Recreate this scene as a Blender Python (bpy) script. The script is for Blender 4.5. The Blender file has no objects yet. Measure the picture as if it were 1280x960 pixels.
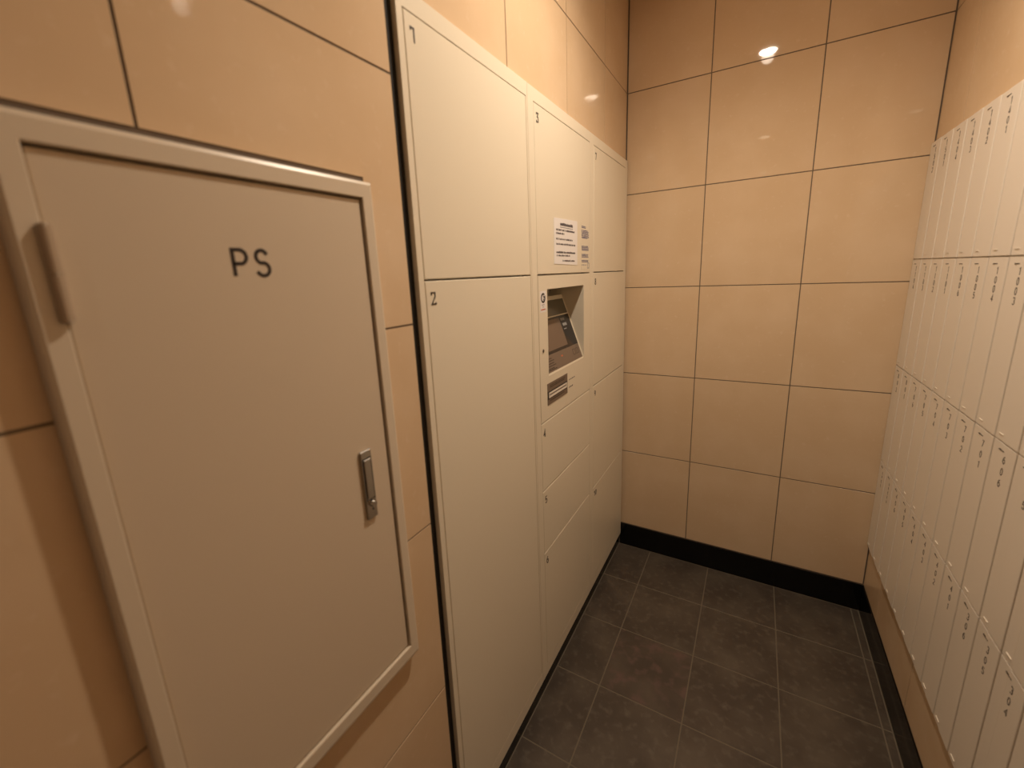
import bpy, bmesh, math, random
from mathutils import Vector

S = bpy.context.scene
COL = S.collection
random.seed(7)

# ------------------------------------------------------------------ camera
cam = bpy.data.cameras.new('camera'); camo = bpy.data.objects.new('camera', cam); COL.objects.link(camo)
cam.sensor_width = 36; cam.lens = 524.27 * 36 / 1280
cam.shift_x = 8.14 / 1280; cam.shift_y = -20.2 / 1280
camo.location = (0.5288, -1.9692, 1.4007); camo.rotation_euler = (1.3540, 0.0422, 0.5314)
cam.clip_start = 0.02
cam.dof.use_dof = True; cam.dof.focus_distance = 1.9; cam.dof.aperture_fstop = 2.8
S.camera = camo

# ------------------------------------------------------------------ world and light
w = bpy.data.worlds.new('world'); S.world = w; w.use_nodes = True
w.node_tree.nodes['Background'].inputs[0].default_value = (1, .8, .55, 1)
w.node_tree.nodes['Background'].inputs[1].default_value = 0.0
S.view_settings.view_transform = 'Standard'; S.view_settings.look = 'None'
S.view_settings.exposure = 0.0; S.view_settings.gamma = 1.0
LAMP_COL = (1.0, 0.85, 0.68)
LAMPS = [(0.488, -0.95, 46), (0.488, -2.74, 5), (0.488, -4.46, 8)]
W = 0.9865          # room width
CEIL = 2.505
BACKEND = -5.0

# ------------------------------------------------------------------ materials
def mat(name, col, rough=.5, metal=0, spec=.5, noise=None, bump=None, coat=0, var=0, emit=None, ior=1.5):
    m = bpy.data.materials.new(name); m.use_nodes = True
    nt = m.node_tree; b = nt.nodes['Principled BSDF']
    b.inputs['Base Color'].default_value = (*col, 1)
    b.inputs['Roughness'].default_value = rough; b.inputs['Metallic'].default_value = metal
    b.inputs['Specular IOR Level'].default_value = spec; b.inputs['IOR'].default_value = ior
    b.inputs['Coat Weight'].default_value = coat; b.inputs['Coat Roughness'].default_value = .03
    if emit:
        b.inputs['Emission Color'].default_value = (*emit[0], 1); b.inputs['Emission Strength'].default_value = emit[1]
    tc = nt.nodes.new('ShaderNodeTexCoord')
    out = None
    if noise:
        # noise = list of (scale, detail, amount, colour2)
        prev = None
        for (sc, det, lo, hi, c2) in noise:
            n = nt.nodes.new('ShaderNodeTexNoise'); n.inputs['Scale'].default_value = sc; n.inputs['Detail'].default_value = det
            geo = nt.nodes.new('ShaderNodeNewGeometry'); nt.links.new(geo.outputs['Position'], n.inputs['Vector'])
            r = nt.nodes.new('ShaderNodeMapRange'); r.inputs['From Min'].default_value = lo; r.inputs['From Max'].default_value = hi
            nt.links.new(n.outputs['Fac'], r.inputs['Value'])
            mx = nt.nodes.new('ShaderNodeMix'); mx.data_type = 'RGBA'
            if prev: nt.links.new(prev, mx.inputs['A'])
            else: mx.inputs['A'].default_value = (*col, 1)
            mx.inputs['B'].default_value = (*c2, 1)
            nt.links.new(r.outputs['Result'], mx.inputs['Factor']); prev = mx.outputs['Result']
        out = prev
    if var:
        oi = nt.nodes.new('ShaderNodeObjectInfo'); hs = nt.nodes.new('ShaderNodeHueSaturation')
        mr = nt.nodes.new('ShaderNodeMapRange'); mr.inputs['To Min'].default_value = 1 - var; mr.inputs['To Max'].default_value = 1 + var
        nt.links.new(oi.outputs['Random'], mr.inputs['Value']); nt.links.new(mr.outputs['Result'], hs.inputs['Value'])
        if out: nt.links.new(out, hs.inputs['Color'])
        else: hs.inputs['Color'].default_value = (*col, 1)
        out = hs.outputs['Color']
    if out: nt.links.new(out, b.inputs['Base Color'])
    if bump:
        n = nt.nodes.new('ShaderNodeTexNoise'); n.inputs['Scale'].default_value = bump[0]; n.inputs['Detail'].default_value = 3
        geo = nt.nodes.new('ShaderNodeNewGeometry'); nt.links.new(geo.outputs['Position'], n.inputs['Vector'])
        bp = nt.nodes.new('ShaderNodeBump'); bp.inputs['Strength'].default_value = bump[1]; bp.inputs['Distance'].default_value = bump[2]
        nt.links.new(n.outputs['Fac'], bp.inputs['Height']); nt.links.new(bp.outputs['Normal'], b.inputs['Normal'])
    return m

M_tile = mat('polished_beige_tile', (.69, .505, .325), .035, noise=[(6, 6, .42, .78, (.74, .56, .38)), (55, 4, .60, .85, (.75, .58, .41))], var=.015)
M_grout = mat('wall_grout', (.15, .11, .08), .8)
M_floor = mat('floor_tile_stone', (.062, .047, .036), .40, noise=[(7, 8, .40, .72, (.105, .083, .062)), (40, 6, .52, .8, (.13, .105, .08))], bump=(90, .25, .002), var=.04)
M_floor_stain = mat('stained_floor_tile', (.062, .047, .036), .40, noise=[(7, 8, .40, .72, (.105, .080, .060)), (22, 12, .50, .66, (.12, .074, .062))], bump=(90, .25, .002))
M_fgrout = mat('floor_grout', (.17, .14, .10), .85)
M_base = mat('black_polished_stone', (.004, .004, .004), .12, spec=.35)
M_white = mat('cream_painted_steel', (.81, .73, .585), .34, bump=(700, .05, .0003))
M_mail = mat('pale_cream_mailbox_paint', (.81, .735, .64), .36, bump=(700, .05, .0003))
M_ps = mat('beige_painted_door', (.66, .55, .42), .42, bump=(420, .12, .0004))
M_psf = mat('beige_painted_frame', (.70, .60, .47), .33, bump=(420, .08, .0004))
M_ink = mat('dark_brown_print', (.022, .012, .008), .6)
M_inks = mat('grey_print', (.10, .085, .09), .7)
M_inkb = mat('blue_grey_print', (.20, .19, .27), .6)
M_red = mat('red_print', (.55, .16, .08), .6)
M_black = mat('black_gap', (.01, .008, .006), .8)
M_chrome = mat('satin_chrome', (.52, .50, .47), .25, metal=1)
M_hinge = mat('beige_hinge_steel', (.45, .36, .27), .35, metal=.3)
M_paper = mat('white_paper', (.86, .82, .80), .7)
M_bronze = mat('brown_anodised_plate', (.20, .15, .115), .4, metal=.2)
M_screen = mat('touch_screen_glass', (.16, .11, .08), .12)
M_bezel = mat('black_bezel', (.018, .016, .018), .15)
M_glass = mat('smoked_panel', (.13, .12, .09), .15)
M_grey = mat('pale_grey_mark', (.28, .28, .27), .5)
M_ceil = mat('ceiling_paint', (.62, .52, .40), .8)
M_lamps = [mat('dim_lamp_diffuser', (1, 1, 1), .5, emit=((1.0, .84, .60), 6)), mat('lamp_diffuser', (1, 1, 1), .5, emit=((1.0, .84, .66), 300))]

# ------------------------------------------------------------------ helpers
def bmbox(bm, x0, x1, y0, y1, z0, z1, bev=0, seg=1):
    if x0 > x1: x0, x1 = x1, x0
    if y0 > y1: y0, y1 = y1, y0
    if z0 > z1: z0, z1 = z1, z0
    r = bmesh.ops.create_cube(bm, size=1)
    vs = r['verts']
    for v in vs:
        v.co = Vector(((v.co.x + .5) * (x1 - x0) + x0, (v.co.y + .5) * (y1 - y0) + y0, (v.co.z + .5) * (z1 - z0) + z0))
    if bev:
        es = list({e for v in vs for e in v.link_edges})
        bmesh.ops.bevel(bm, geom=es, offset=bev, segments=seg, affect='EDGES', profile=.5)

def obj(name, bm, m, parent=None, origin=None, smooth=False):
    """One mesh object out of a bmesh given in world coordinates; its origin is the thing's."""
    o_ = Vector(origin) if origin is not None else (Vector(parent['_o']) if parent is not None and '_o' in parent else Vector((0, 0, 0)))
    me = bpy.data.meshes.new(name)
    if o_.length: bmesh.ops.translate(bm, verts=bm.verts, vec=-o_)
    bmesh.ops.recalc_face_normals(bm, faces=bm.faces)
    bm.to_mesh(me); bm.free()
    me.materials.append(m)
    if smooth:
        for p in me.polygons: p.use_smooth = True
    o = bpy.data.objects.new(name, me); COL.objects.link(o)
    if parent is not None: o.parent = parent
    else: o.location = o_
    o['_o'] = list(o_)
    return o

def box(name, b, m, parent=None, bev=0, origin=None, seg=1):
    bm = bmesh.new(); bmbox(bm, *b, bev=bev, seg=seg)
    return obj(name, bm, m, parent, origin)

def boxes(name, bl, m, parent=None, bev=0, origin=None):
    bm = bmesh.new()
    for b in bl: bmbox(bm, *b, bev=bev)
    return obj(name, bm, m, parent, origin)

def thing(name, label, cat, loc, group=None):
    o = bpy.data.objects.new(name, None); COL.objects.link(o); o.location = loc; o.empty_display_size = .05
    o['_o'] = list(loc); o['label'] = label; o['category'] = cat
    if group: o['group'] = group
    return o

def cyl(bm, c, r, h, axis='z', n=24, r2=None):
    from mathutils import Matrix
    rot = {'z': Matrix.Identity(4), 'x': Matrix.Rotation(math.pi / 2, 4, 'Y'), 'y': Matrix.Rotation(math.pi / 2, 4, 'X')}[axis]
    bmesh.ops.create_cone(bm, cap_ends=True, segments=n, radius1=r, radius2=r if r2 is None else r2, depth=h,
                          matrix=Matrix.Translation(Vector(c)) @ rot)

def structure(o): o['kind'] = 'structure'; return o

# ---- flat lettering: mono-line strokes swept into thin raised ribbons on a wall
def arc(cx, cy, rx, ry, a0, a1, n=9):
    return [(cx + rx * math.cos(math.radians(a0 + (a1 - a0) * i / n)), cy + ry * math.sin(math.radians(a0 + (a1 - a0) * i / n))) for i in range(n + 1)]
G = {  # unit box: width .6, height 1
 '1': [[(.12, .86), (.34, 1), (.34, 0)]],
 '2': [arc(.3, .70, .26, .30, 165, -20) + [(.04, 0), (.58, 0)]],
 '3': [arc(.29, .75, .24, .25, 150, -85), arc(.29, .25, .27, .27, 88, -150)],
 '4': [[(.42, 0), (.42, 1), (.02, .28), (.6, .28)]],
 '5': [[(.54, 1), (.12, 1), (.08, .55)] + arc(.29, .31, .28, .31, 120, -150)],
 '6': [[(.46, .98)] + arc(.42, .42, .39, .55, 110, 175) + arc(.3, .3, .26, .3, 180, -180, 14)],
 '7': [[(.04, 1), (.56, 1), (.22, 0)]],
 '8': [arc(.3, .75, .22, .25, -90, 270, 14), arc(.3, .25, .27, .26, 90, -270, 14)],
 '9': [arc(.3, .69, .26, .3, 0, 360, 14) + arc(.18, .55, .38, .55, 10, -70)],
 '0': [arc(.3, .5, .26, .5, 90, 450, 18)],
 'P': [[(.07, 0), (.07, 1), (.34, 1)] + arc(.34, .735, .24, .265, 90, -90, 10) + [(.07, .47)]],
 'S': [arc(.31, .745, .235, .255, 20, 250, 12) + arc(.31, .255, .26, .26, 70, -160, 12)],
}
# square slab numerals of the parcel lockers
GS = dict(G)
GS.update({
 '1': [[(.05, .80), (.05, 1), (.42, 1), (.42, 0)]],
 '2': [[(.04, .76), (.04, 1), (.54, 1), (.54, .66), (.06, 0), (.60, 0), (.60, .16)]],
 '3': [[(.05, .80), (.05, 1), (.52, 1), (.26, .58), (.46, .56), (.54, .40), (.50, .05), (.05, 0), (.05, .2)]],
 '4': [[(.42, 0), (.42, 1), (.02, .28), (.6, .28)], [(.26, 0), (.58, 0)]],
 '7': [[(.05, .82), (.05, 1), (.55, 1), (.28, 0)]],
})
def strokes(bm, lines, put, wd):
    """each poly-line becomes a ribbon; put(a, b, lift) maps glyph plane to the world"""
    for pl in lines:
        L, Rr = [], []
        n = len(pl)
        for i, (x, y) in enumerate(pl):
            a = pl[max(i - 1, 0)]; b = pl[min(i + 1, n - 1)]
            if 0 < i < n - 1:
                d1 = Vector((x - a[0], y - a[1])); d2 = Vector((b[0] - x, b[1] - y))
                if d1.length < 1e-7 or d2.length < 1e-7: t = (d1 + d2); k = 1
                else:
                    d1.normalize(); d2.normalize(); t = d1 + d2
                    if t.length < .25: t = d1
                    t.normalize(); k = 1 / max(.45, t.dot(d1))
            else:
                t = Vector((b[0] - a[0], b[1] - a[1])); k = 1
            t.normalize()
            nx, ny = -t.y * wd / 2 * k, t.x * wd / 2 * k
            L.append(bm.verts.new(put(x + nx, y + ny))); Rr.append(bm.verts.new(put(x - nx, y - ny)))
        for i in range(n - 1):
            try: bm.faces.new((L[i], L[i + 1], Rr[i + 1], Rr[i]))
            except ValueError: pass

def putter(side, X, u0, z0, sc):
    """side 'L': wall facing +x, text runs to +y; side 'R': wall facing -x, text runs to -y"""
    s = 1 if side == 'L' else -1
    return lambda a, b: (X, u0 + s * a * sc, z0 + b * sc)

def finish_flat(bm, side, lift=.0006):
    r = bmesh.ops.extrude_face_region(bm, geom=list(bm.faces))
    vs = [v for v in r['geom'] if isinstance(v, bmesh.types.BMVert)]
    bmesh.ops.translate(bm, verts=vs, vec=((lift if side == 'L' else -lift), 0, 0))

# ---- tiled surface: each tile a child of its wall
tile_cache = {}
def tile_piece(parent, rect, cuts, to_world, thick, m, tag, gap=.0034, name='tile', bev=.0005):
    """rect (a0,a1,b0,b1) minus cuts, as one slab; to_world(a,b,d) maps to space, d outwards"""
    a0, a1, b0, b1 = rect
    g = gap / 2
    a0 += g; a1 -= g; b0 += g; b1 -= g
    hit = [c for c in cuts if c[0] < a1 - 1e-4 and c[1] > a0 + 1e-4 and c[2] < b1 - 1e-4 and c[3] > b0 + 1e-4]
    if not hit:
        if a1 - a0 < .004 or b1 - b0 < .004: return
        ca, cb = (a0 + a1) / 2, (b0 + b1) / 2
        o0 = Vector(to_world(ca, cb, 0))
        key = (tag, round(a1 - a0, 4), round(b1 - b0, 4))
        if key not in tile_cache:
            bm = bmesh.new(); p = Vector(to_world(a0, b0, 0)) - o0; q = Vector(to_world(a1, b1, thick)) - o0
            bmbox(bm, p.x, q.x, p.y, q.y, p.z, q.z, bev=bev)
            me = bpy.data.meshes.new(name); bm.to_mesh(me); bm.free(); me.materials.append(m); tile_cache[key] = me
        o = bpy.data.objects.new(name, tile_cache[key]); COL.objects.link(o); o.parent = parent; o.location = o0
        return o
    A = sorted({a0, a1, *[x for c in hit for x in c[:2] if a0 < x < a1]})
    B = sorted({b0, b1, *[x for c in hit for x in c[2:] if b0 < x < b1]})
    cells = set()
    for i in range(len(A) - 1):
        for j in range(len(B) - 1):
            ma, mb = (A[i] + A[i + 1]) / 2, (B[j] + B[j + 1]) / 2
            if not any(c[0] < ma < c[1] and c[2] < mb < c[3] for c in hit): cells.add((i, j))
    while cells:
        st = [cells.pop()]; comp = list(st)
        while st:
            i, j = st.pop()
            for nb in ((i + 1, j), (i - 1, j), (i, j + 1), (i, j - 1)):
                if nb in cells: cells.remove(nb); st.append(nb); comp.append(nb)
        ext_a = max(A[i + 1] for i, j in comp) - min(A[i] for i, j in comp); ext_b = max(B[j + 1] for i, j in comp) - min(B[j] for i, j in comp)
        if min(ext_a, ext_b) < .004: continue
        ca = min(A[i] for i, j in comp) + ext_a / 2; cb = min(B[j] for i, j in comp) + ext_b / 2
        o0 = Vector(to_world(ca, cb, 0))
        bm = bmesh.new(); vd = {}
        def V(i, j):
            if (i, j) not in vd: vd[i, j] = bm.verts.new(Vector(to_world(A[i], B[j], thick)) - o0)
            return vd[i, j]
        for i, j in comp: bm.faces.new((V(i, j), V(i + 1, j), V(i + 1, j + 1), V(i, j + 1)))
        back = Vector(to_world(ca, cb, 0)) - Vector(to_world(ca, cb, thick))
        bmesh.ops.dissolve_limit(bm, angle_limit=.01, verts=bm.verts, edges=bm.edges)
        r = bmesh.ops.extrude_face_region(bm, geom=list(bm.faces))
        vs = [v for v in r['geom'] if isinstance(v, bmesh.types.BMVert)]
        bmesh.ops.translate(bm, verts=vs, vec=back)
        bmesh.ops.recalc_face_normals(bm, faces=bm.faces)
        me = bpy.data.meshes.new(name); bm.to_mesh(me); bm.free(); me.materials.append(m)
        o = bpy.data.objects.new(name, me); COL.objects.link(o); o.parent = parent; o.location = o0

def grid(parent, As, Bs, cuts, to_world, thick, m, tag, **k):
    for i in range(len(As) - 1):
        bs = Bs(As[i], As[i + 1]) if callable(Bs) else Bs
        for j in range(len(bs) - 1):
            tile_piece(parent, (As[i], As[i + 1], bs[j], bs[j + 1]), cuts, to_world, thick, m, tag, **k)

# ------------------------------------------------------------------ key measures
ZR = [0, .122, .522, .922, 1.322, 1.722, 2.122, CEIL]
TH = .0013                                     # tile thickness
LK = (-1.391, -.014, .070, 1.857)             # locker bank y0,y1,z0,z1
NICHE_L = (-1.404, 0.0, 0.0, 1.8585)
PSO = (-1.870, -1.485, .700, 1.546)           # frame of the small door
NCOL = 13; PITCH = .0940
MZ = [.305, .665, 1.031, 1.396, 1.757]
MAILN = (-NCOL * PITCH - .001, 0, MZ[0], MZ[-1])

# ------------------------------------------------------------------ structure: floor, ceiling, walls
floor = structure(box('floor', (-.02, W + .02, BACKEND, .02, -.05, -.0008), M_fgrout))
fx = [.159 - .2655, .159, .4245, .690, .958, W - .004]; fx[0] = 0.0
fy = []
y = -.266
while y > BACKEND: fy.append(y); y -= .2735
fy = [BACKEND] + fy[::-1] + [-.004]
for i in range(len(fx) - 1):
    for j in range(len(fy) - 1):
        st = (i == 1 and abs(fy[j + 1] + .5395) < .01)
        tile_piece(floor, (fx[i], fx[i + 1], fy[j], fy[j + 1]), [], lambda a, b, d: (a, b, -.0045 + d), .0045,
                   M_floor_stain if st else M_floor, 'floorS' if st else 'floor', gap=.0035, bev=.0006)
ceiling = structure(box('ceiling', (-.02, W + .02, BACKEND, .02, CEIL, CEIL + .08), M_ceil))

# wall_left with its niche for the parcel lockers
D = .40
boxl = [(-TH - D, -TH, BACKEND, NICHE_L[0], -.05, CEIL), (-TH - D, -TH, NICHE_L[0] + .0004, .10, NICHE_L[3], CEIL),
        (-TH - D - .05, -TH - D - .0004, BACKEND, .10, -.05, CEIL)]
wl = structure(boxes('wall_left', boxl, M_grout))
ys = [BACKEND, -4.98 + .36, -4.26, -3.90, -3.54, -3.19, -2.83, -2.475, -2.12, -1.762, -1.404, -1.024, -.665, -.306, -.003]
cutsL = [NICHE_L, (PSO[0], PSO[1], PSO[2], PSO[3] + .010), (BACKEND - 1, 0.1, -.1, .122)]
def zrL(a, b): return [z if not (b <= -1.76 and abs(z - 1.322) < 1e-3) else 1.290 for z in ZR[1:]]
grid(wl, ys, zrL, cutsL, lambda a, b, d: (-TH + d, a, b), TH, M_tile, 'wl')
# wall_back
wb = structure(box('wall_back', (-.02, W + .02, TH, .10, -.05, CEIL), M_grout))
grid(wb, [.002, .3196, .6706, W - .0010], ZR[1:], [], lambda a, b, d: (a, TH - d, b), TH, M_tile, 'wb')
# wall_right with the mailbox niche
DR = .26
boxr = [(W + TH, W + TH + DR, BACKEND, MAILN[0] - .0044, -.05, CEIL), (W + TH, W + TH + DR, MAILN[0] - .004, .10, -.05, MZ[0] - .002),
        (W + TH, W + TH + DR, MAILN[0] - .004, .10, MZ[-1] + .002, CEIL), (W + TH + DR + .0004, W + TH + DR + .05, BACKEND, .10, -.05, CEIL)]
wr = structure(boxes('wall_right', boxr, M_grout))
yr = [-.0010]; y = -.211
while y > BACKEND: yr.append(y); y -= .3555
yr = [BACKEND] + yr[::-1]
grid(wr, yr, ZR[1:], [MAILN, (BACKEND - 1, .1, -.1, .122)], lambda a, b, d: (W + TH - d, a, b), TH, M_tile, 'wr')
wf = structure(box('wall_front', (-.02, W + .02, BACKEND - .08, BACKEND, -.05, CEIL), M_tile))
# baseboards
structure(box('baseboard_back', (.004, W - .004, -.003, TH, 0, .119), M_base, bev=.0012))
structure(box('baseboard_right', (W - .003, W + TH, BACKEND, .0, 0, .119), M_base, bev=.0012))
structure(boxes('baseboard_left', [(-TH, .003, BACKEND, -1.406, 0, .119), (-.06, -.001, -1.390, -.004, -.003, .069)], M_base))

structure(boxes('gap_shade', [(-.02, -.0004, -1.4035, -1.3915, 0, 1.8565), (-.02, -.0004, -.0135, -.0005, .07, 1.8565)], M_black))  # black strips fill the gaps beside the lockers, standing in for their shade

# ------------------------------------------------------------------ parcel lockers
FX = .010      # face of the lockers
def locker_thing(name, label, y0, y1):
    t = thing(name, label, 'locker', (0, (y0 + y1) / 2, 0), 'parcel locker columns set into the left wall')
    return t
def digit_text(bm, s, side, X, u, z, h, wd, glyphs, adv=.78):
    p = 0
    for ch in s:
        strokes(bm, glyphs[ch], putter(side, X, u + (1 if side == 'L' else -1) * p * h, z, h), wd / h)
        p += adv
def locker_column(y0, y1, dl, dr, rows, label, zt=1.826, zb=.112, panel=None):
    """y0..y1 cabinet, dl..dr doors, rows = [(top, bottom, number)]"""
    t = locker_thing('parcel_locker', label, y0, y1)
    z0, z1 = LK[2], LK[3]
    # body: carcass behind plus face frame around the doors
    bl = [(-.36, -.020, y0, y1, z0, z1),
          (-.022, FX, y0, dl, z0, z1), (-.022, FX, dr, y1, z0, z1), (-.022, FX, dl, dr, zt, z1), (-.022, FX, dl, dr, z0, zb)]
    if panel:   # room behind the operating panel
        bl[0] = (-.36, -.140, y0, y1, z0, z1)
        bl += [(-.142, -.020, y0, y1, z0, panel[1] + .02), (-.142, -.020, y0, y1, panel[0] - .02, z1),
               (-.142, -.020, y0, y0 + .03, panel[1] + .02, panel[0] - .02), (-.142, -.020, y1 - .02, y1, panel[1] + .02, panel[0] - .02)]
    boxes('body', bl, M_white, t)
    g = .0014
    for (a, b, num) in rows:
        d = box('door', (-.010, FX + .0004, dl + g, dr - g, b + g * 1.3, a - g * 1.3), M_white, t, bev=.0012)
        bm = bmesh.new()
        digit_text(bm, num, 'L', FX + .0004, dl + .015, a - .044, .021, .0028, GS)
        finish_flat(bm, 'L'); obj('number', bm, M_ink, d)
    return t
locker_column(-1.391, -.9475, -1.377, -.955, [(1.826, 1.398, '1'), (1.398, .112, '2')],
              'wide cream parcel locker column with two tall doors numbered 1 and 2')
PAN = (1.398, .9665)
t2 = locker_column(-.9465, -.4865, -.915, -.495, [(1.826, 1.398, '3'), (.9665, .747, '4'), (.747, .533, '5'), (.533, .112, '6')],
              'cream parcel locker column with operating screen and doors numbered 3 to 6', panel=PAN)
locker_column(-.4855, -.014, -.453, -.047, [(1.826, 1.398, '7'), (1.398, .968, '8'), (.968, .535, '9'), (.535, .112, '10')],
              'narrow looking cream parcel locker column with doors numbered 7 to 10 beside the back wall')

# operating panel with its recess
ry0, ry1, rz0, rz1 = -.855, -.556, 1.101, 1.357
bm = bmesh.new()
pl0, pl1 = -.915 + .0014, -.495 - .0014
zt, zb = PAN[0] - .002, PAN[1] + .002
def frame_mesh(bm, x0, x1, a0, a1, b0, b1, c0, c1, d0, d1):
    """plate x0..x1 covering (a0..a1, b0..b1) with hole (c0..c1, d0..d1)"""
    vs = {}
    for x in (x0, x1):
        for k, (a, b) in enumerate([(a0, b0), (a1, b0), (a1, b1), (a0, b1), (c0, d0), (c1, d0), (c1, d1), (c0, d1)]):
            vs[x, k] = bm.verts.new((x, a, b))
    for i in range(4):
        j = (i + 1) % 4
        for x in (x0, x1): bm.faces.new((vs[x, i], vs[x, j], vs[x, 4 + j], vs[x, 4 + i]))
        bm.faces.new((vs[x0, i], vs[x0, j], vs[x1, j], vs[x1, i])); bm.faces.new((vs[x0, 4 + i], vs[x0, 4 + j], vs[x1, 4 + j], vs[x1, 4 + i]))
frame_mesh(bm, -.006, FX + .0004, pl0, pl1, zb, zt, ry0, ry1, rz0, rz1)
pan = obj('operating_panel', bm, M_white, t2)
# liner of the recess: top, two sides, back
bm = bmesh.new()
bmbox(bm, -.120, -.006, ry0 - .003, ry0, rz0 - .004, rz1 + .003); bmbox(bm, -.120, -.006, ry1, ry1 + .003, rz0 - .004, rz1 + .003)
bmbox(bm, -.120, -.006, ry0, ry1, rz1, rz1 + .003); bmbox(bm, -.123, -.120, ry0 - .003, ry1 + .003, rz0 - .004, rz1 + .003)
obj('recess', bm, M_white, pan)
# sloping board
B0 = Vector((.0085, 0, rz0)); B1 = Vector((-.0694, 0, 1.3147)); bd = (B1 - B0); BL = bd.length; bd.normalize()
bn = Vector((bd.z, 0, -bd.x))      # outwards and up
def onb(yy, s, l): v = B0 + bd * s + bn * l; return (v.x, yy, v.z)
def board_box(bm, y0, y1, s0, s1, l0, l1):
    vs = [bm.verts.new(onb(yy, s, l)) for l in (l0, l1) for yy in (y0, y1) for s in (s0, s1)]
    for f in ((0, 1, 3, 2), (4, 6, 7, 5), (0, 4, 5, 1), (2, 3, 7, 6), (0, 2, 6, 4), (1, 5, 7, 3)): bm.faces.new([vs[i] for i in f])
bm = bmesh.new(); board_box(bm, ry0 + .0003, ry1 - .0003, 0, BL, -.005, 0)
board_box(bm, ry1 - .004, ry1 - .0003, 0, BL, 0, .0015); board_box(bm, ry0 + .0003, ry1 - .0003, 0, .004, 0, .0015)
board_box(bm, ry0 + .0003, ry1 - .0003, BL, BL + .012, -.004, .001)
board = obj('screen_board', bm, M_white, t2)
def bplate(nm, m, *q, parent=board):
    bm = bmesh.new(); board_box(bm, *q); return obj(nm, bm, m, parent)
bplate('lower_plate', M_bronze, ry0 + .003, ry1 - .005, .005, .0560, 0, .0008)
bplate('bezel', M_bezel, ry0 + .003, ry1 - .005, .0562, .1680, 0, .0010)
bplate('upper_glass', M_glass, ry0 + .003, ry1 - .005, .1720, BL - .002, 0, .0010)
bplate('display', M_screen, -.800, -.648, .066, .1610, .0010, .0016)
for q in [(-.638, -.606, .149, .158), (-.634, -.600, .130, .140), (-.634, -.612, .118, .121)]: bplate('marking', M_grey, *q, .001, .0014)
bm = bmesh.new()
for s in (.044, .037, .029, .022, .014, .010):
    x = -.845
    while x < -.800 + random.random() * .02:
        l = .004 + random.random() * .012; board_box(bm, x, x + l, s, s + .0022, .0008, .0011); x += l + .002
for (y0, y1) in ((-.628, -.606), (-.598, -.580)):
    for q in ((y0, y1, .024, .0252), (y0, y1, .042, .0432), (y0, y0 + .0012, .024, .043), (y1 - .0012, y1, .024, .043)): board_box(bm, *q, .0008, .0011)
obj('marking', bm, M_ink, board)
bm = bmesh.new(); board_box(bm, -.727, -.713, .036, .041, .0008, .0011); obj('marking', bm, M_red, board)
# receipt slot
PX = FX + .0004
def plate(nm, m, y0, y1, z0, z1, d=.0012, parent=pan, x=PX, bev=0):
    return box(nm, (x - .0002, x + d, y0, y1, z0, z1), m, parent, bev=bev)
slot = plate('slot_plate', M_bronze, -.868, -.714, 1.0115, 1.0785, .0012)
bm = bmesh.new(); frame_mesh(bm, PX + .001, PX + .003, -.861, -.722, 1.0330, 1.0495, -.857, -.726, 1.0385, 1.0445)
obj('slot_frame', bm, M_mail, slot)
bm = bmesh.new(); frame_mesh(bm, PX + .0011, PX + .0016, -.867, -.716, 1.0290, 1.0535, -.861, -.722, 1.0330, 1.0495)
obj('slot_surround', bm, M_ink, slot)
bm = bmesh.new()
for z in (1.064, 1.069, 1.022):
    x = -.850
    while x < -.745:
        l = .003 + random.random() * .010; bmbox(bm, PX + .0011, PX + .0015, x, x + l, z, z + .0022); x += l + .0025
obj('marking', bm, M_ink, slot)
bm = bmesh.new()
for (a, b) in ((1.0505, 1.053), (1.0240, 1.0275)):
    for k in range(6):
        if a < 1.03 and k > 3: continue
        bmbox(bm, PX, PX + .0004, -.698 + k * .009, -.698 + k * .009 + .006, a, b + (k % 2) * .001)
obj('marking', bm, M_inks, pan)
bm = bmesh.new()
cyl(bm, (PX + .0008, -.891, 1.183), .0055, .0016, 'x', 16); kh = obj('keyhole', bm, M_chrome, pan)
box('key_slot', (PX + .0014, PX + .0019, -.8925, -.8895, 1.179, 1.187), M_black, kh)
bm = bmesh.new(); cyl(bm, (PX + .0016, -.891, 1.183), .0035, .0004, 'x', 12); obj('key_slot', bm, M_black, kh)

# sticker with round emblem
st = thing('sticker', 'small white sticker with a round dark emblem left of the operating screen', 'sticker', (PX, -.884, 1.29))
box('sheet', (PX, PX + .0005, -.9035, -.8645, 1.294, 1.3535), M_paper, st)
bm = bmesh.new()
strokes(bm, [arc(0, 0, .0115, .0115, 50, 390, 20)], lambda a, b: (PX + .0005, -.884 + a, 1.334 + b), .0055)
strokes(bm, [[(0.001, .004), (.009, .0015)], [(0.003, -.001), (.0035, -.008)]], lambda a, b: (PX + .0005, -.884 + a, 1.334 + b), .004)
finish_flat(bm, 'L', .0003); obj('emblem', bm, M_ink, st)
for q in ((-.893, -.877, 1.314, 1.316), (-.889, -.880, 1.308, 1.310)): box('marking', (PX + .0004, PX + .0008, *q), M_grey, st)
box('red_line', (PX + .0004, PX + .0008, -.899, -.870, 1.300, 1.3035), M_red, st)

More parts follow.
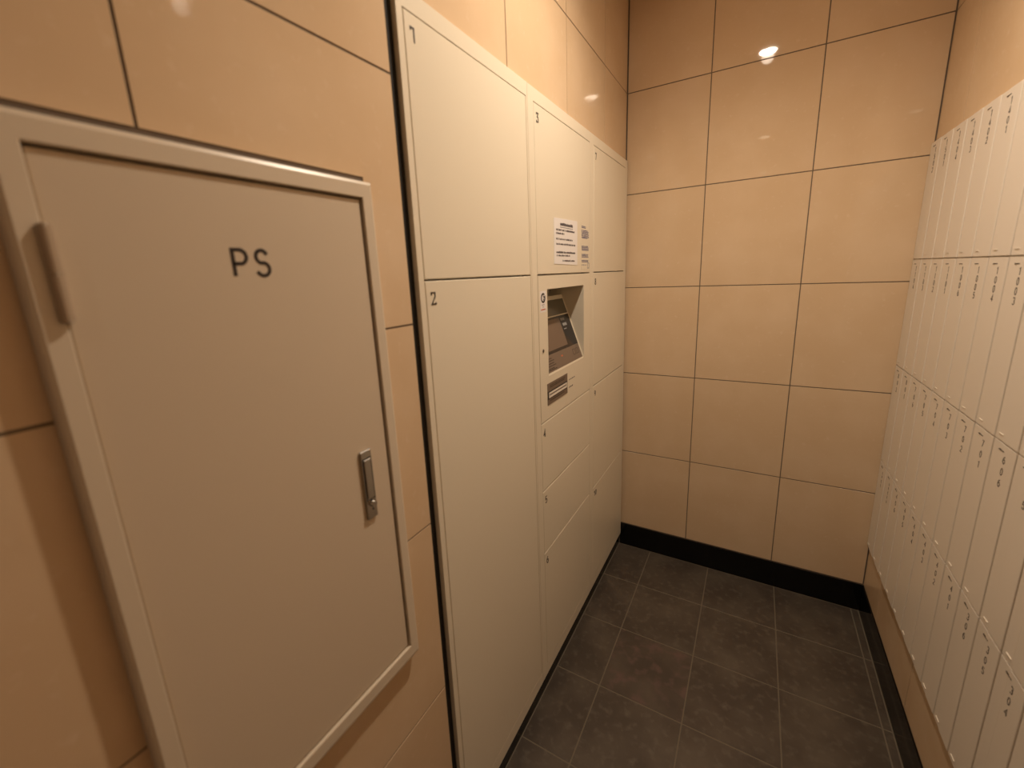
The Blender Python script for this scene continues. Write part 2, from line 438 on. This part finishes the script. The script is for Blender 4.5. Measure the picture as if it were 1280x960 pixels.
# notice sheets above the screen
DX = FX + .0004
def text_bars(bm, y0, y1, z, h, x, dens=.75):
    yy = y0
    while yy < y1 - .002:
        l = .0028 + random.random() * .0022
        hh = h * (.7 + .3 * random.random())
        bmbox(bm, x, x + .0003, yy, min(yy + l, y1), z, z + hh); yy += l + .0009 + (.003 if random.random() > dens else 0)
pp = thing('notice', 'white laminated paper notice with underlined heading on door 3', 'notice', (DX, -.711, 1.423))
bm = bmesh.new()
vs = [bm.verts.new((DX + x, y, z)) for x in (0, .0009) for (y, z) in ((-.803, 1.428), (-.618, 1.424), (-.616, 1.562), (-.801, 1.558))]
for f in ((0, 1, 2, 3), (4, 7, 6, 5), (0, 4, 5, 1), (1, 5, 6, 2), (2, 6, 7, 3), (3, 7, 4, 0)): bm.faces.new([vs[i] for i in f])
obj('sheet', bm, M_paper, pp)
bm = bmesh.new(); xx = DX + .0009
text_bars(bm, -.757, -.657, 1.539, .009, xx, 1); bmbox(bm, xx, xx + .0003, -.757, -.657, 1.5335, 1.5350)
text_bars(bm, -.787, -.640, 1.5235, .0055, xx); text_bars(bm, -.787, -.725, 1.5135, .0055, xx)
text_bars(bm, -.787, -.658, 1.4975, .0058, xx); text_bars(bm, -.787, -.636, 1.4830, .0058, xx)
text_bars(bm, -.787, -.634, 1.4590, .0058, xx); text_bars(bm, -.785, -.680, 1.4500, .0050, xx)
text_bars(bm, -.740, -.640, 1.4350, .0050, xx)
obj('lettering', bm, M_inks, pp)
sk = thing('instruction_sheet', 'narrow sheet of grey blue printed instructions right of the paper notice', 'sheet', (DX, -.538, 1.408))
box('sheet', (DX, DX + .0005, -.580, -.4985, 1.410, 1.562), M_white, sk)
bm = bmesh.new(); xx = DX + .0005
for (z0, z1, y1) in ((1.545, 1.553, -.53), (1.518, 1.540, -.504), (1.512, 1.516, -.52), (1.474, 1.489, -.504), (1.450, 1.462, -.508), (1.434, 1.442, -.508)):
    z = z1
    while z > z0: z -= .0042; text_bars(bm, -.576, y1 - random.random() * .008, z, .0034, xx, .95)
text_bars(bm, -.576, -.53, 1.4235, .003, xx)
obj('lettering', bm, M_inkb, sk)
frm = bmesh.new(); frame_mesh(frm, xx, xx + .0003, -.520, -.503, 1.413, 1.432, -.518, -.505, 1.415, 1.430); obj('diagram', frm, M_inkb, sk)

# ------------------------------------------------------------------ small service door marked PS
ps = thing('service_door', 'beige steel service door marked PS in a raised frame on the tiled left wall', 'service door', (0, -1.68, .70))
y0, y1, z0, z1 = PSO
FP = .018; DP = .0135
bm = bmesh.new()
# frame profile: rounded outer edge, sharp inner edge, swept round the opening by four mitred bars
di0, di1, dz0, dz1 = -1.849, -1.5065, .7285, 1.5215       # clear opening
prof = [(0, -.005), (0, .012), (.0015, .016), (.005, FP), (.0205, FP), (.0215, FP - .001), (.0215, -.005)]
def ring(t, x):
    # t: 0 outer .. .0215 inner (scaled to each side)
    k = t / .0215
    return [(x, y0 + (di0 - y0) * k, z0 + (dz0 - z0) * k), (x, y1 + (di1 - y1) * k, z0 + (dz0 - z0) * k),
            (x, y1 + (di1 - y1) * k, z1 + (dz1 - z1) * k), (x, y0 + (di0 - y0) * k, z1 + (dz1 - z1) * k)]
rs = [[bm.verts.new(p) for p in ring(t, x)] for t, x in prof]
for a in range(len(rs)):
    b = (a + 1) % len(rs)
    for i in range(4): bm.faces.new((rs[a][i], rs[a][(i + 1) % 4], rs[b][(i + 1) % 4], rs[b][i]))
obj('frame', bm, M_psf, ps)
box('door_stop', (-.0058, -.002, di0, di1, dz0, dz1), M_black, ps)
g = .0028
leaf = box('door', (-.002, DP, di0 + .0015, di1 - g, dz0 + g, dz1 - g), M_ps, ps, bev=.001)
bm = bmesh.new()
strokes(bm, G['P'], putter('L', DP, -1.7035, 1.4130, .0295), .0041 / .0295)
finish_flat(bm, 'L', .0004); obj('letter', bm, M_ink, leaf)
bm = bmesh.new(); strokes(bm, G['S'], putter('L', DP, -1.6775, 1.4130, .0295), .0041 / .0295)
finish_flat(bm, 'L', .0004); obj('letter', bm, M_ink, leaf)
# recessed pull handle
hy0, hy1, hz0, hz1 = -1.5665, -1.5455, 1.0245, 1.1415
h = obj('handle', (lambda b: (bmbox(b, DP, DP + .0045, hy0, hy1, hz0, hz1, bev=.001), b)[1])(bmesh.new()), M_chrome, leaf)
# third level belongs to the door leaf, so the handle's own pieces are its siblings
box('handle_lever', (DP + .0044, DP + .0062, hy0 + .004, hy1 - .0035, 1.0600, 1.1270), M_chrome, leaf, bev=.0009)
bm = bmesh.new(); frame_mesh(bm, DP + .0044, DP + .0048, hy0 + .0022, hy1 - .0018, 1.0575, 1.1292, hy0 + .0034, hy1 - .003, 1.059, 1.1278)
obj('handle_groove', bm, M_black, leaf)
bm = bmesh.new(); cyl(bm, (DP + .0075, -1.5550, 1.0510), .0060, .007, 'x', 24, r2=.0046); obj('handle_knob', bm, M_chrome, leaf)
bm = bmesh.new(); cyl(bm, (DP + .0047, -1.5545, 1.0405), .0014, .0010, 'x', 10); obj('keyhole', bm, M_black, leaf)
# hinge
hg = None
bm = bmesh.new(); cyl(bm, (FP + .002, -1.8490, 1.4375), .0052, .0385, 'z', 18)
hg = obj('hinge', bm, M_hinge, ps)
bm = bmesh.new(); cyl(bm, (FP + .002, -1.8490, 1.3975), .0052, .0390, 'z', 18); obj('knuckle', bm, M_hinge, hg)
bm = bmesh.new(); cyl(bm, (FP + .002, -1.8490, 1.4175), .0038, .0820, 'z', 12); obj('hinge_pin', bm, M_chrome, hg)
boxes('hinge_leaf', [(DP, FP + .001, -1.8475, -1.8435, 1.378, 1.457)], M_hinge, hg)

# ------------------------------------------------------------------ mailboxes
XM = W - .0105                # door face
rows = []
rows.append(['1502', '1501', '1404', '1403', '1402', '1401', '1304', '1303', '1302', '1301', '1204', '1203', '1202'])
rows.append(['1104', '1103', '1102', '1101', '1006', '1005', '1004', '1003', '1002', '1001', '906', '905', '904'])
rows.append(['802', '801', '706', '705', '704', '703', '702', '701', '606', '605', '604', '603', '602'])
rows.append(['office', 'society', '406', '405', '404', '403', '402', '401', '306', '305', '304', '303', '302'])
rowname = ['top', 'second', 'third', 'bottom']
shared = {}
hgt = MZ[1] - MZ[0]
def mail_meshes(ht):
    k = round(ht, 4)
    if k in shared: return shared[k]
    P = PITCH; g = .0016
    def mk(nm, bm, m):
        bmesh.ops.recalc_face_normals(bm, faces=bm.faces)
        me = bpy.data.meshes.new(nm); bm.to_mesh(me); bm.free(); me.materials.append(m); return me
    # local frame: origin at the box's lower back-wall-side corner on the door face; y runs to -P, x into the wall +
    b1 = bmesh.new(); bmbox(b1, .006, .240, -P + .0004, -.0004, .0005, ht - .0005)
    b2 = bmesh.new()   # door leaf with a shallow fold a third of the way across
    ya, yb, yc = -g, -.0375, -P + g
    pts = [(.0055, ya), (.0022, ya), (.0013, ya - .0009), (.0013, yb + .0012), (.0026, yb + .0006), (.0026, yb), (.0003, yb - .0014), (.0003, yc + .0009), (.0012, yc), (.0055, yc)]
    za, zb_ = g + .0004, ht - g - .0004
    lo = [b2.verts.new((x, y, za)) for x, y in pts]; hi = [b2.verts.new((x, y, zb_)) for x, y in pts]
    for i in range(len(pts)):
        j = (i + 1) % len(pts); b2.faces.new((lo[i], lo[j], hi[j], hi[i]))
    b2.faces.new(lo); b2.faces.new(hi[::-1])
    b3 = bmesh.new(); bmbox(b3, .0000, .0015, -.0495, -.0285, ht - .0165, ht - .0146)  # slim dark strip, its colour standing in for the shade inside the slit
    b4 = bmesh.new(); bmbox(b4, -.0002, .0020, -.0330, -.0150, .0140, .0150)
    shared[k] = (mk('body', b1, M_mail), mk('door', b2, M_mail), mk('finger_slit', b3, M_ink), mk('finger_tab', b4, M_mail))
    return shared[k]
for r in range(4):
    zt_, zb_ = MZ[4 - r], MZ[3 - r]
    ht = zt_ - zb_
    for c in range(NCOL):
        num = rows[r][c]
        ordinal = ['nearest the back wall', 'second from the back wall', 'third from the back wall', 'fourth from the back wall', 'fifth from the back wall', 'sixth from the back wall', 'seventh from the back wall',
                   'eighth from the back wall', 'ninth from the back wall', 'tenth from the back wall', 'eleventh from the back wall', 'twelfth from the back wall', 'thirteenth from the back wall'][c]
        if num == 'office': lb = 'cream mailbox with four dark characters, lowest row in the corner beside the back wall'
        elif num == 'society': lb = 'cream mailbox with five dark characters, lowest row, second from the back wall'
        else: lb = 'cream mailbox numbered %s, %s row, %s' % (num, rowname[r], ordinal)
        loc = (XM, -c * PITCH - .0006, zb_)
        t = thing('mailbox', lb, 'mailbox', loc, 'mailboxes set into the right wall')
        parts = []
        for me in mail_meshes(ht):
            o = bpy.data.objects.new(me.name.split('.')[0], me); COL.objects.link(o); o.parent = t
            parts.append(o)
        for o in parts[2:]: o.parent = parts[1]
        bm = bmesh.new()
        dh = .0140
        if num.isdigit():
            n = len(num); pitch = .0194 if n == 4 else .0245
            for i, ch in enumerate(num):
                strokes(bm, G[ch], (lambda i: (lambda a, b: (0.0003, -.0520 - a * dh, ht - .0235 - dh - i * pitch + b * dh)))(i), .135)
        else:  # stacked characters
            n = 4 if num == 'office' else 5
            for i in range(n):
                zc = ht - .0235 - dh - i * .0165
                ls = [[(.05, .95), (.6, .95)], [(.3, 1), (.3, .05)], [(.05, .5), (.6, .5)], [(.08, .08), (.6, .08)], [(.05, .7), (.05, .3)]]
                strokes(bm, [q for k_, q in enumerate(ls) if (k_ + i) % 4], (lambda zc: (lambda a, b: (.0003, -.0520 - a * dh * .9, zc + b * dh * .8)))(zc), .10)
        finish_flat(bm, 'R', .0003)
        me = bpy.data.meshes.new('number'); bm.to_mesh(me); bm.free(); me.materials.append(M_ink)
        o = bpy.data.objects.new('number', me); COL.objects.link(o); o.parent = parts[1]

# ------------------------------------------------------------------ downlights
names = ['above the parcel lockers near the back wall', 'behind the camera in the middle of the passage', 'at the far end of the passage']
for (lx, ly, en), nm in zip(LAMPS, names):
    t = thing('downlight', 'round recessed ceiling downlight ' + nm, 'ceiling light', (lx, ly, CEIL), 'ceiling downlights')
    bm = bmesh.new()
    pr = [(.052, 0), (.050, -.004), (.042, -.004), (.040, -.001), (.040, 0)]
    rg = [[bm.verts.new((lx + r * math.cos(a * math.tau / 32), ly + r * math.sin(a * math.tau / 32), CEIL + z)) for a in range(32)] for r, z in pr]
    for a in range(len(rg) - 1):
        for i in range(32): bm.faces.new((rg[a][i], rg[a][(i + 1) % 32], rg[a + 1][(i + 1) % 32], rg[a + 1][i]))
    obj('trim', bm, M_mail, t)
    bm = bmesh.new(); cyl(bm, (lx, ly, CEIL - .0012), .038, .0012, 'z', 32); obj('diffuser', bm, M_lamps[en > 20], t)
    L = bpy.data.lights.new('downlight_beam', 'SPOT'); L.energy = en; L.color = LAMP_COL
    L.spot_size = math.radians(145); L.spot_blend = 1.0; L.shadow_soft_size = .028
    lo = bpy.data.objects.new('downlight_beam', L); COL.objects.link(lo); lo.parent = t; lo.location = (0, 0, -.032)

for o in bpy.data.objects:
    if '_o' in o: del o['_o']
    # print too small to pick apart letter by letter
    if o.type == 'MESH' and o.name.split('.')[0] in ('lettering', 'marking') and len(o.data.polygons) > 12: o['kind'] = 'stuff'
